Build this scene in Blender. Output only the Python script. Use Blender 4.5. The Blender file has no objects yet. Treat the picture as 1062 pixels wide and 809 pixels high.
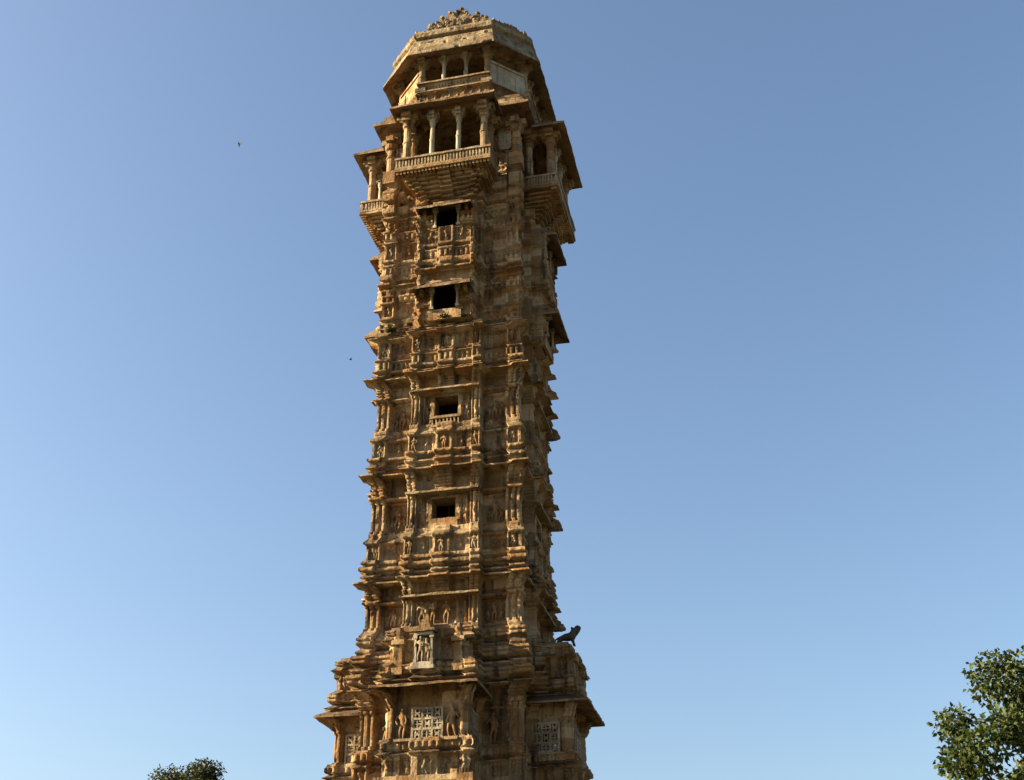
import bpy, bmesh, math, random
import numpy as np
from mathutils import Vector, Matrix, Euler

R = math.radians
scene = bpy.context.scene
col = scene.collection

# ------------------------------------------------------------------ camera
def look_basis(yaw, pitch, roll):
    y, p, r = R(yaw), R(pitch), R(roll)
    fw = Vector((-math.sin(y)*math.cos(p), math.cos(y)*math.cos(p), math.sin(p)))
    rt = Vector((math.cos(y), math.sin(y), 0)); up = rt.cross(fw)
    rt2 = math.cos(r)*rt + math.sin(r)*up; up2 = -math.sin(r)*rt + math.cos(r)*up
    return rt2, up2, fw
CAM_POS = Vector((10.675, -39.186, 1.6)); FPX = 1243.56
c_rt, c_up, c_fw = look_basis(12.741, 29.709, -0.3117)
cam_data = bpy.data.cameras.new('camera'); cam = bpy.data.objects.new('camera', cam_data); col.objects.link(cam)
m3 = Matrix((c_rt, c_up, -c_fw)).transposed()
cam.matrix_world = Matrix.Translation(CAM_POS) @ m3.to_4x4()
cam_data.sensor_width = 36; cam_data.lens = FPX/1062*36; cam_data.clip_end = 20000; cam_data.clip_start = .1
scene.camera = cam
def ray(u, v, dist):
    d = c_fw + c_rt*((u-531)/FPX) - c_up*((v-404.5)/FPX)
    return CAM_POS + d.normalized()*dist

# ------------------------------------------------------------------ light
SUN_AZ, SUN_EL = 76.0, 23.0            # azimuth from the front normal (-Y) towards -X
sd = Vector((-math.sin(R(SUN_AZ))*math.cos(R(SUN_EL)), -math.cos(R(SUN_AZ))*math.cos(R(SUN_EL)), math.sin(R(SUN_EL))))
sun_l = bpy.data.lights.new('sun', 'SUN'); sun_l.energy = 5.0; sun_l.angle = R(0.5); sun_l.color = (1, .80, .50)
sun = bpy.data.objects.new('sun', sun_l); col.objects.link(sun)
sun.rotation_euler = sd.to_track_quat('Z', 'Y').to_euler()
world = bpy.data.worlds.new('World'); scene.world = world; world.use_nodes = True
wn = world.node_tree.nodes; wl = world.node_tree.links
sky = wn.new('ShaderNodeTexSky'); sky.sky_type = 'NISHITA'; sky.sun_disc = False
sky.sun_elevation = R(SUN_EL); sky.sun_rotation = math.atan2(sd.x, sd.y)
sky.air_density = 1.3; sky.dust_density = 5.2; sky.ozone_density = 2.4; sky.altitude = 1000
wl.new(sky.outputs[0], wn['Background'].inputs[0]); wn['Background'].inputs[1].default_value = .05
scene.view_settings.view_transform = 'Standard'; scene.view_settings.look = 'None'
scene.view_settings.exposure = 2.2; scene.view_settings.gamma = 1
scene.render.engine = 'CYCLES'
scene.cycles.max_bounces = 5

# ------------------------------------------------------------------ noise
def hash3(ix, iy, iz, seed):
    h = (ix.astype(np.int64)*374761393 + iy.astype(np.int64)*668265263 + iz.astype(np.int64)*2147483647 + seed*1274126177) & 0xFFFFFFFF
    h = ((h ^ (h >> 13))*1274126177) & 0xFFFFFFFF
    h = (h ^ (h >> 16)) & 0xFFFFFF
    return h/float(0xFFFFFF)*2-1
def vnoise(x, y, z, scale, seed=0):
    x, y, z = np.asarray(x)/scale, np.asarray(y)/scale, np.asarray(z)/scale
    fx, fy, fz = np.floor(x), np.floor(y), np.floor(z)
    tx, ty, tz = x-fx, y-fy, z-fz
    tx, ty, tz = [t*t*(3-2*t) for t in (tx, ty, tz)]
    out = 0
    for i in (0, 1):
        for j in (0, 1):
            for k in (0, 1):
                w = (tx if i else 1-tx)*(ty if j else 1-ty)*(tz if k else 1-tz)
                out = out + w*hash3(fx+i, fy+j, fz+k, seed)
    return out

# ------------------------------------------------------------------ materials
def nodes_of(m):
    m.use_nodes = True
    return m.node_tree.nodes, m.node_tree.links, m.node_tree.nodes['Principled BSDF']
def stone(name, pal, rough=.92, bump=.5, block=.65):
    """pal: base, pale, orange, dark (linear colours)"""
    m = bpy.data.materials.new(name); n, l, bs = nodes_of(m)
    geo = n.new('ShaderNodeNewGeometry'); pos = geo.outputs['Position']
    def noise(scale, detail=4, rough_=.6, vec=None):
        t = n.new('ShaderNodeTexNoise'); t.inputs['Scale'].default_value = scale
        t.inputs['Detail'].default_value = detail; t.inputs['Roughness'].default_value = rough_
        l.new(vec if vec is not None else pos, t.inputs['Vector']); return t.outputs[0]
    def ramp(fac, a, b):
        t = n.new('ShaderNodeMapRange'); t.inputs[1].default_value = a; t.inputs[2].default_value = b
        t.interpolation_type = 'SMOOTHSTEP'; l.new(fac, t.inputs[0]); return t.outputs[0]
    def mix(f, a, b, typ='MIX'):
        t = n.new('ShaderNodeMix'); t.data_type = 'RGBA'; t.blend_type = typ
        if isinstance(f, (int, float)): t.inputs[0].default_value = f
        else: l.new(f, t.inputs[0])
        for i, v in ((6, a), (7, b)):
            if isinstance(v, tuple): t.inputs[i].default_value = (*v, 1)
            else: l.new(v, t.inputs[i])
        return t.outputs[2]
    base, pale, orange, dark = pal
    # ashlar blocks of different stone: cells of a stretched grid
    mp = n.new('ShaderNodeMapping'); mp.inputs['Scale'].default_value = (1/.62, 1/.62, 1/.34); mp.inputs['Rotation'].default_value = (0, 0, .0)
    mp.inputs['Location'].default_value = (.31, .27, .1)
    l.new(pos, mp.inputs['Vector'])
    fl = n.new('ShaderNodeVectorMath'); fl.operation = 'FLOOR'; l.new(mp.outputs[0], fl.inputs[0])
    wnz = n.new('ShaderNodeTexWhiteNoise'); wnz.noise_dimensions = '3D'; l.new(fl.outputs[0], wnz.inputs['Vector'])
    c = mix(ramp(noise(.9, 5), .42, .66), base, pale)
    c = mix(ramp(wnz.outputs['Value'], .74, .95), c, pale)
    c = mix(ramp(noise(.55, 4, .55), .56, .68), c, pale)
    f = n.new('ShaderNodeMath'); f.operation = 'MULTIPLY'
    l.new(ramp(noise(1.7, 6, .65), .5, .68), f.inputs[0]); f.inputs[1].default_value = .6
    c = mix(f.outputs[0], c, orange)
    bl = n.new('ShaderNodeMapRange'); l.new(wnz.outputs['Value'], bl.inputs[0]); bl.inputs[3].default_value = 1-block*.55; bl.inputs[4].default_value = 1+block*.3
    c = mix(1.0, c, bl.outputs[0], 'MULTIPLY')
    # lichen and soot blotches with their own outline, plus streaks running down
    st = n.new('ShaderNodeMapping'); st.inputs['Scale'].default_value = (3.2, 3.2, .35); l.new(pos, st.inputs['Vector'])
    f2 = n.new('ShaderNodeMath'); f2.operation = 'MULTIPLY'
    l.new(ramp(noise(1.0, 5, .6, st.outputs[0]), .51, .68), f2.inputs[0]); f2.inputs[1].default_value = .85
    c = mix(f2.outputs[0], c, dark)
    f3 = n.new('ShaderNodeMath'); f3.operation = 'MULTIPLY'
    l.new(ramp(noise(5.5, 6, .7), .55, .72), f3.inputs[0]); f3.inputs[1].default_value = .7
    c = mix(f3.outputs[0], c, dark)
    f4 = n.new('ShaderNodeMath'); f4.operation = 'MULTIPLY'
    l.new(ramp(noise(13, 4, .7), .56, .7), f4.inputs[0]); f4.inputs[1].default_value = .55
    c = mix(f4.outputs[0], c, pale)
    sx = n.new('ShaderNodeSeparateXYZ'); l.new(geo.outputs['True Normal'], sx.inputs[0])
    up = ramp(sx.outputs['Z'], .25, .75)
    f5 = n.new('ShaderNodeMath'); f5.operation = 'MULTIPLY'; l.new(up, f5.inputs[0]); l.new(ramp(noise(2.3, 5, .65), .30, .52), f5.inputs[1])
    f6 = n.new('ShaderNodeMath'); f6.operation = 'MULTIPLY'; l.new(f5.outputs[0], f6.inputs[0]); f6.inputs[1].default_value = .85
    c = mix(f6.outputs[0], c, dark)
    l.new(c, bs.inputs['Base Color']); bs.inputs['Roughness'].default_value = rough
    bs.inputs['Specular IOR Level'].default_value = .2
    b1 = n.new('ShaderNodeBump'); b1.inputs['Strength'].default_value = bump; b1.inputs['Distance'].default_value = .05
    l.new(noise(16, 6, .7), b1.inputs['Height'])
    b2 = n.new('ShaderNodeBump'); b2.inputs['Strength'].default_value = bump*.8; b2.inputs['Distance'].default_value = .12
    l.new(noise(4.5, 5, .6), b2.inputs['Height']); l.new(b1.outputs[0], b2.inputs['Normal'])
    l.new(b2.outputs[0], bs.inputs['Normal'])
    return m
M_STONE = stone('carved_sandstone', ((.190, .107, .042), (.275, .195, .108), (.225, .086, .022), (.024, .017, .012)))
M_PALE = stone('pale_stone', ((.20, .140, .074), (.28, .218, .135), (.20, .105, .045), (.05, .037, .025)), block=.3)
M_WHITE = stone('whitish_stone', ((.28, .235, .165), (.34, .30, .23), (.24, .165, .10), (.09, .072, .053)), block=.2, bump=.35)
M_ROOF = stone('eave_stone', ((.17, .10, .05), (.23, .165, .10), (.18, .07, .03), (.045, .03, .02)), block=.35)
M_EAVE = stone('eave_fascia_stone', ((.150, .108, .058), (.22, .172, .105), (.17, .085, .035), (.035, .027, .02)), block=.5)
M_JALI = stone('lattice_stone', ((.235, .185, .12), (.29, .245, .175), (.21, .13, .065), (.07, .055, .04)), block=.4)
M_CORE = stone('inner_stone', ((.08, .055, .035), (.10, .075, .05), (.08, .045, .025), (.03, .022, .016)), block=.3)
M_DARK = stone('weathered_statue_stone', ((.05, .042, .035), (.07, .06, .05), (.055, .04, .03), (.022, .02, .018)), block=.1)

def simple(name, c1, c2, scale=8, rough=.8, bump=0, trans=0):
    m = bpy.data.materials.new(name); n, l, bs = nodes_of(m)
    t = n.new('ShaderNodeTexNoise'); t.inputs['Scale'].default_value = scale; t.inputs['Detail'].default_value = 5
    g = n.new('ShaderNodeNewGeometry'); l.new(g.outputs['Position'], t.inputs['Vector'])
    r = n.new('ShaderNodeMapRange'); r.inputs[1].default_value = .35; r.inputs[2].default_value = .65; l.new(t.outputs[0], r.inputs[0])
    mx = n.new('ShaderNodeMix'); mx.data_type = 'RGBA'; l.new(r.outputs[0], mx.inputs[0])
    mx.inputs[6].default_value = (*c1, 1); mx.inputs[7].default_value = (*c2, 1)
    l.new(mx.outputs[2], bs.inputs['Base Color']); bs.inputs['Roughness'].default_value = rough
    if bump:
        b = n.new('ShaderNodeBump'); b.inputs['Strength'].default_value = bump; b.inputs['Distance'].default_value = .1
        l.new(t.outputs[0], b.inputs['Height']); l.new(b.outputs[0], bs.inputs['Normal'])
    return m
def leaf_mat(name, cols):
    m = bpy.data.materials.new(name); n, l, bs = nodes_of(m)
    g = n.new('ShaderNodeNewGeometry')
    cr = n.new('ShaderNodeValToRGB'); cr.color_ramp.elements[0].color = (*cols[0], 1); cr.color_ramp.elements[1].color = (*cols[-1], 1)
    for i, c in enumerate(cols[1:-1]):
        e = cr.color_ramp.elements.new((i+1)/(len(cols)-1)); e.color = (*c, 1)
    l.new(g.outputs['Random Per Island'], cr.inputs[0])
    l.new(cr.outputs[0], bs.inputs['Base Color']); bs.inputs['Roughness'].default_value = .65
    bs.inputs['Specular IOR Level'].default_value = .2
    tr = n.new('ShaderNodeBsdfTranslucent'); l.new(cr.outputs[0], tr.inputs[0])
    mx = n.new('ShaderNodeMixShader'); mx.inputs[0].default_value = .28
    l.new(bs.outputs[0], mx.inputs[1]); l.new(tr.outputs[0], mx.inputs[2]); l.new(mx.outputs[0], n['Material Output'].inputs[0])
    return m

# ------------------------------------------------------------------ object helpers
def tag(o, label=None, cat=None, group=None, kind=None):
    if label: o['label'] = label
    if cat: o['category'] = cat
    if group: o['group'] = group
    if kind: o['kind'] = kind
    return o
def link(name, me, mat, parent=None):
    o = bpy.data.objects.new(name, me)
    if mat and not me.materials: me.materials.append(mat)
    col.objects.link(o)
    if parent: o.parent = parent
    return o
def empty(name, loc=(0, 0, 0)):
    o = bpy.data.objects.new(name, None); o.location = loc; o.empty_display_size = .3; col.objects.link(o); return o
def np_mesh(name, V, F, smooth=False):
    me = bpy.data.meshes.new(name)
    V = np.ascontiguousarray(V, dtype=np.float32); F = np.ascontiguousarray(F, dtype=np.int32)
    k = F.shape[1]
    me.vertices.add(len(V)); me.vertices.foreach_set('co', V.ravel())
    me.loops.add(F.size); me.loops.foreach_set('vertex_index', F.ravel())
    me.polygons.add(len(F)); me.polygons.foreach_set('loop_start', np.arange(0, F.size, k, dtype=np.int32))
    me.polygons.foreach_set('loop_total', np.full(len(F), k, dtype=np.int32))
    me.update(calc_edges=True); me.validate()
    if smooth: me.polygons.foreach_set('use_smooth', np.ones(len(me.polygons), dtype=bool))
    return me
def copy_tree(o, parent=None):
    c = o.copy(); col.objects.link(c)
    if parent: c.parent = parent
    for ch in list(o.children): copy_tree(ch, c)
    return c

class MB:
    """collects worn stone boxes, lathes and slabs, in face-local coordinates (x across, y = -depth, z up)"""
    def __init__(self): self.V = []; self.F = []; self.n = 0
    def add(self, V, F):
        self.V.append(np.asarray(V, float)); self.F += [tuple(i+self.n for i in f) for f in F]; self.n += len(V)
    def box(self, x0, x1, d0, d1, z0, z1, step=.22, x_in=None, zfun=None):
        """box from depth d0 (inner) to d1 (outer); subdivided so that the wear can bend its edges"""
        def lin(a, b): return np.linspace(a, b, max(2, int(abs(b-a)/step)+2))
        A = [lin(x0, x1), lin(-d1, -d0), lin(z0, z1)]; N = [len(a) for a in A]
        idx = {}; V = []; F = []
        def vid(i, j, k):
            key = (i, j, k)
            if key not in idx: idx[key] = len(V); V.append((A[0][i], A[1][j], A[2][k]))
            return idx[key]
        for ax in range(3):
            a, b = [(1, 2), (2, 0), (0, 1)][ax]
            for side in (0, N[ax]-1):
                for p in range(N[a]-1):
                    for q in range(N[b]-1):
                        def mk(pp, qq):
                            t = [0, 0, 0]; t[ax] = side; t[a] = pp; t[b] = qq; return vid(*t)
                        f = [mk(p, q), mk(p+1, q), mk(p+1, q+1), mk(p, q+1)]
                        F.append(f if side else f[::-1])
        self.add(V, F)
    def shade(self, hw_in, hw_out, d_in, d_out, z_in, z_out, th, n=14):
        """sloping hipped stone sunshade with a thick lip"""
        V = []; F = []
        rows = []
        m = 5
        for layer in (0, 1):
            for j in range(m+1):
                t = j/m; hw = hw_in+(hw_out-hw_in)*t; d = d_in+(d_out-d_in)*t
                z = z_in+(z_out-z_in)*(t**.85)
                rows.append([len(V)+i for i in range(n+1)])
                for i in range(n+1):
                    V.append((-hw+2*hw*i/n, -d, z+(th if layer else 0)))
        for layer in (0, 1):
            for j in range(m):
                a, b = rows[layer*(m+1)+j], rows[layer*(m+1)+j+1]
                for i in range(n):
                    f = (a[i], a[i+1], b[i+1], b[i]); F.append(f if layer == 0 else f[::-1])
        lo, hi = rows[:m+1], rows[m+1:]
        for i in range(n):
            F.append((lo[m][i], lo[m][i+1], hi[m][i+1], hi[m][i])); F.append((hi[0][i], hi[0][i+1], lo[0][i+1], lo[0][i]))
        for j in range(m):
            F.append((lo[j][0], lo[j+1][0], hi[j+1][0], hi[j][0])); F.append((hi[j][n], hi[j+1][n], lo[j+1][n], lo[j][n]))
        self.add(V, F)
        if hw_in < hw_out-.05:       # returning side slopes of the hip
            for s in (-1, 1):
                V = []; 
                for layer in (0, 1):
                    for (x, d, z) in ((hw_in, d_in, z_in), (hw_out, d_out, z_out), (hw_out, d_in, z_out)):
                        V.append((s*x, -d, z+(th-.003 if layer else .003)))
                f = [(0, 1, 2), (5, 4, 3), (1, 4, 5, 2), (2, 5, 3, 0)]
                self.add(V, f if s < 0 else [q[::-1] for q in f])
    def lathe(self, x, d, prof, n=12, rot=0, sq=0):
        V = []; F = []
        for (r, z) in prof:
            for i in range(n):
                a = 2*math.pi*i/n+rot
                V.append((x+r*math.cos(a), -d+r*math.sin(a), z))
        for j in range(len(prof)-1):
            for i in range(n):
                F.append((j*n+i, j*n+(i+1) % n, (j+1)*n+(i+1) % n, (j+1)*n+i))
        F.append(tuple(range(n))[::-1]); F.append(tuple((len(prof)-1)*n+i for i in range(n)))
        self.add(V, F)
    def ball(self, c, r, n=8):
        V = []; F = []
        rx, ry, rz = r if isinstance(r, tuple) else (r, r, r)
        for j in range(n+1):
            th = math.pi*j/n
            for i in range(n):
                a = 2*math.pi*i/n
                V.append((c[0]+rx*math.sin(th)*math.cos(a), c[1]+ry*math.sin(th)*math.sin(a), c[2]-rz*math.cos(th)))
        for j in range(n):
            for i in range(n):
                F.append((j*n+i, j*n+(i+1) % n, (j+1)*n+(i+1) % n, (j+1)*n+i))
        self.add(V, F)
    def mesh(self, name, wear=.018, seed=0, off=(0, 0, 0), smooth=False):
        V = np.concatenate(self.V)
        if wear:
            P = V+np.array(off)
            for a in range(3):
                V[:, a] += wear*vnoise(P[:, 0]+7*a, P[:, 1], P[:, 2], .33, seed+a) + wear*.8*vnoise(P[:, 0], P[:, 1]+5*a, P[:, 2], .11, seed+9+a)
        me = bpy.data.meshes.new(name); me.from_pydata(V.tolist(), [], self.F); me.update(); me.validate()
        if smooth: me.polygons.foreach_set('use_smooth', np.ones(len(me.polygons), dtype=bool))
        return me
    def build(self, name, mat, parent=None, **k): return link(name, self.mesh(name, **k), mat, parent)
def sides(o, ks):
    """turn a front-facing part to the other sides of the tower (0 front, 1 right, 2 back, 3 left)"""
    out = [o]
    for k in ks:
        if k == 0: continue
        c = copy_tree(o, o.parent); c.rotation_euler = (0, 0, k*math.pi/2); out.append(c)
    if 0 not in ks: raise ValueError
    return out

# ------------------------------------------------------------------ carved wall (height field round a plan)
def relief_wall(path, closed, zs, dfun, du=.028, hole=None, coarse=()):
    """path: plan corners (counter-clockwise seen from above). dfun(seg, X, Z, L) -> outward offset."""
    P = [np.array(p, float) for p in path]; n = len(P); ns = n if closed else n-1
    Vs = []; Fs = []; base = 0
    nr = []
    for i in range(ns):
        e = P[(i+1) % n]-P[i]; e /= np.linalg.norm(e); nr.append(np.array([e[1], -e[0]]))
    def mitre(i):
        if closed or 0 < i < n-1: a, b = nr[(i-1) % ns], nr[i % ns]
        else: a = b = nr[0] if i == 0 else nr[-1]
        mm = a+b; return mm*2/np.dot(mm, mm) if np.dot(mm, mm) > 0 else a
    for i in range(ns):
        A, B = P[i], P[(i+1) % n]; L = np.linalg.norm(B-A)
        step = du*3 if i in coarse else du
        N = max(3, int(L/step)); u = np.linspace(0, 1, N+1); X = (u-.5)*L
        XX, ZZ = np.meshgrid(X, zs)
        D = dfun(i, XX, ZZ, L)
        # corner offset shared by both neighbours
        dA = dfun(i, np.full((len(zs), 1), -L/2), zs[:, None], L)[:, 0]; dB = dfun(i, np.full((len(zs), 1), L/2), zs[:, None], L)[:, 0]
        if not closed and i == 0: mA = nr[0]
        else: mA = mitre(i)
        mB = mitre((i+1) % n) if closed else (mitre(i+1) if i+1 < n-1 else nr[-1])
        PA = A[None, :]+mA[None, :]*dA[:, None]; PB = B[None, :]+mB[None, :]*dB[:, None]
        w = u[None, :, None]
        base2 = PA[:, None, :]*(1-w)+PB[:, None, :]*w
        dc = dA[:, None]*(1-u[None, :])+dB[:, None]*u[None, :]
        XY = base2+nr[i][None, None, :]*(D-dc)[:, :, None]
        V = np.concatenate([XY, ZZ[:, :, None]], 2)
        # wear
        x, y, z = V[..., 0], V[..., 1], V[..., 2]
        edge = np.minimum(1, np.minimum(u, 1-u)[None, :]*L/.05)
        nz = .020*vnoise(x, y, z, .45, 3)+.014*vnoise(x, y, z, .16, 5)+.010*vnoise(x, y, z, .07, 6)
        chip = np.clip(vnoise(x, y, z, .30, 8)-.5, 0, 1)*.22
        V[..., :2] += nr[i][None, None, :]*((nz-chip)*edge)[:, :, None]
        V[..., 2] += .008*vnoise(x, y, z, .5, 11)*np.sin(np.pi*np.clip((ZZ-zs[0])/(zs[-1]-zs[0]), 0, 1))**.2
        Vs.append(V.reshape(-1, 3))
        J, K = np.meshgrid(np.arange(len(zs)-1), np.arange(N), indexing='ij')
        a = J*(N+1)+K
        f = np.stack([a, a+1, a+N+2, a+N+1], -1)
        if hole is not None:
            cx = (X[:-1]+X[1:])/2; cz = (zs[:-1]+zs[1:])/2
            keep = ~hole(i, *np.meshgrid(cx, cz)); f = f[keep]
        Fs.append(f.reshape(-1, 4)+base); base += V.shape[0]*V.shape[1]
    return np.concatenate(Vs), np.concatenate(Fs)

def capsule(U, V, ax, ay, bx, by, ra, rb):
    px, py = U-ax, V-ay; bx, by = bx-ax, by-ay
    h = np.clip((px*bx+py*by)/(bx*bx+by*by+1e-9), 0, 1)
    r = ra+(rb-ra)*h
    q = 1-(np.hypot(px-bx*h, py-by*h)/r)**2
    return np.sqrt(np.clip(q, 0, 1))*r
def figure_field(U, V, seed):
    """a standing figure in relief; U,V in units of its height, feet at V=0"""
    rg = random.Random(seed); sw = rg.choice((-1, 1))*rg.uniform(.02, .06)
    D = capsule(U, V, sw*.3, .9, sw*.3, .94, .075, .065)
    for seg in ((sw, .76, -sw*.4, .52, .11, .075), (-sw*.4, .52, -sw, .42, .08, .12),
                (-sw-.05, .42, -.07, .02, .075, .04), (-sw+.05, .42, .09+sw, .02, .075, .04)):
        D = np.maximum(D, capsule(U, V, *seg))
    for s in (-1, 1):
        ex, ey = s*rg.uniform(.2, .3), rg.uniform(.5, .68); hx, hy = s*rg.uniform(.1, .32), rg.choice((rg.uniform(.8, .98), rg.uniform(.3, .5)))
        D = np.maximum(D, capsule(U, V, sw+s*.1, .76, ex, ey, .05, .04)); D = np.maximum(D, capsule(U, V, ex, ey, hx, hy, .04, .035))
    return D

W = 2.65
BH = .5     # extra projection of the sixth and seventh storey window bays
BANDS = [  # z0, z1, kind, amplitude
 (3.0, 3.5, 'flat', .9), (3.5, 3.8, 'torus', .85), (3.8, 4.3, 'flat', .6), (4.3, 4.6, 'lip', .75), (4.6, 5.3, 'frieze', .5), (5.3, 5.6, 'lip', .6),
 (5.6, 7.6, 'wall', .25), (7.6, 8.0, 'cap', .35), (8.0, 8.3, 'lip', .6), (8.3, 8.55, 'torus', .5), (8.55, 8.9, 'fluted', .3), (8.9, 9.3, 'lip', .42),
 (9.3, 9.95, 'frieze', .12), (9.95, 10.12, 'lip', .22), (10.12, 10.4, 'fluted', .14), (10.4, 10.5, 'flat', .1),
 (10.5, 11.75, 'wall', .0), (11.75, 12.0, 'cap', .15), (12.0, 12.3, 'cap', .3),
 (12.3, 12.5, 'lip', .48), (12.5, 12.85, 'ribs', .44), (12.85, 12.95, 'flat', .24), (12.95, 13.2, 'lip', .42), (13.2, 13.5, 'ribs', .34), (13.5, 13.6, 'flat', .18),
 (13.6, 13.85, 'lip', .34), (13.85, 14.15, 'ribs', .22), (14.15, 14.4, 'lip', .22),
 (14.4, 15.28, 'wall', 0), (15.28, 15.38, 'flat', .12), (15.38, 15.65, 'cap', .10), (15.65, 15.95, 'cap', .22),
 (15.95, 16.2, 'lip', .46), (16.2, 16.42, 'lip', .34), (16.42, 16.6, 'torus', .27), (16.6, 16.68, 'flat', .10), (16.68, 16.85, 'torus', .22),
 (16.85, 17.45, 'frieze', .08), (17.45, 17.75, 'lip', .27), (17.75, 17.85, 'flat', .05),
 (17.85, 19.1, 'wall', 0), (19.1, 19.2, 'flat', .12), (19.2, 19.55, 'cap', .10), (19.55, 19.95, 'cap', .24),
 (19.95, 20.2, 'lip', .5), (20.2, 20.3, 'flat', .1), (20.3, 20.6, 'lip', .38), (20.6, 20.75, 'torus', .22),
 (20.75, 21.4, 'frieze', .08), (21.4, 21.7, 'lip', .27), (21.7, 21.85, 'flat', .06),
 (21.85, 23.1, 'wall', 0), (23.1, 23.2, 'flat', .14), (23.2, 23.5, 'cap', .10), (23.5, 23.85, 'cap', .24),
 (23.85, 24.05, 'lip', .55), (24.05, 24.25, 'lip', .36), (24.25, 24.4, 'torus', .22), (24.4, 24.75, 'fluted', .12), (24.75, 24.95, 'lip', .27),
 (24.95, 25.6, 'frieze', .10), (25.6, 25.85, 'lip', .5), (25.85, 26.1, 'lip', .30),
 (26.1, 26.62, 'plain', .02), (26.62, 26.8, 'lip', .18), (26.8, 27.35, 'frieze', .04), (27.35, 27.5, 'lip', .16), (27.5, 28.2, 'plain', .03),
 (28.2, 28.45, 'lip', .36), (28.45, 28.7, 'torus', .18), (28.7, 29.1, 'fluted', .09), (29.1, 29.3, 'lip', .2), (29.3, 29.45, 'torus', .14),
 (29.45, 30.2, 'frieze', .05), (30.2, 30.4, 'lip', .22), (30.4, 30.75, 'fluted', .12), (30.75, 31.0, 'lip', .24), (31.0, 31.4, 'plain', .04),
 (31.4, 31.7, 'lip', .34), (31.7, 32.0, 'torus', .22), (32.0, 32.3, 'lip', .34), (32.3, 32.7, 'torus', .26), (32.7, 33.2, 'lip', .40),
 (33.2, 33.5, 'flat', .18), (33.5, 34.1, 'fluted', .10), (34.1, 34.2, 'lip', .16), (34.2, 35.2, 'plain', 0), (35.2, 35.7, 'cap', .25), (35.7, 36.06, 'flat', .12)]
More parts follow.
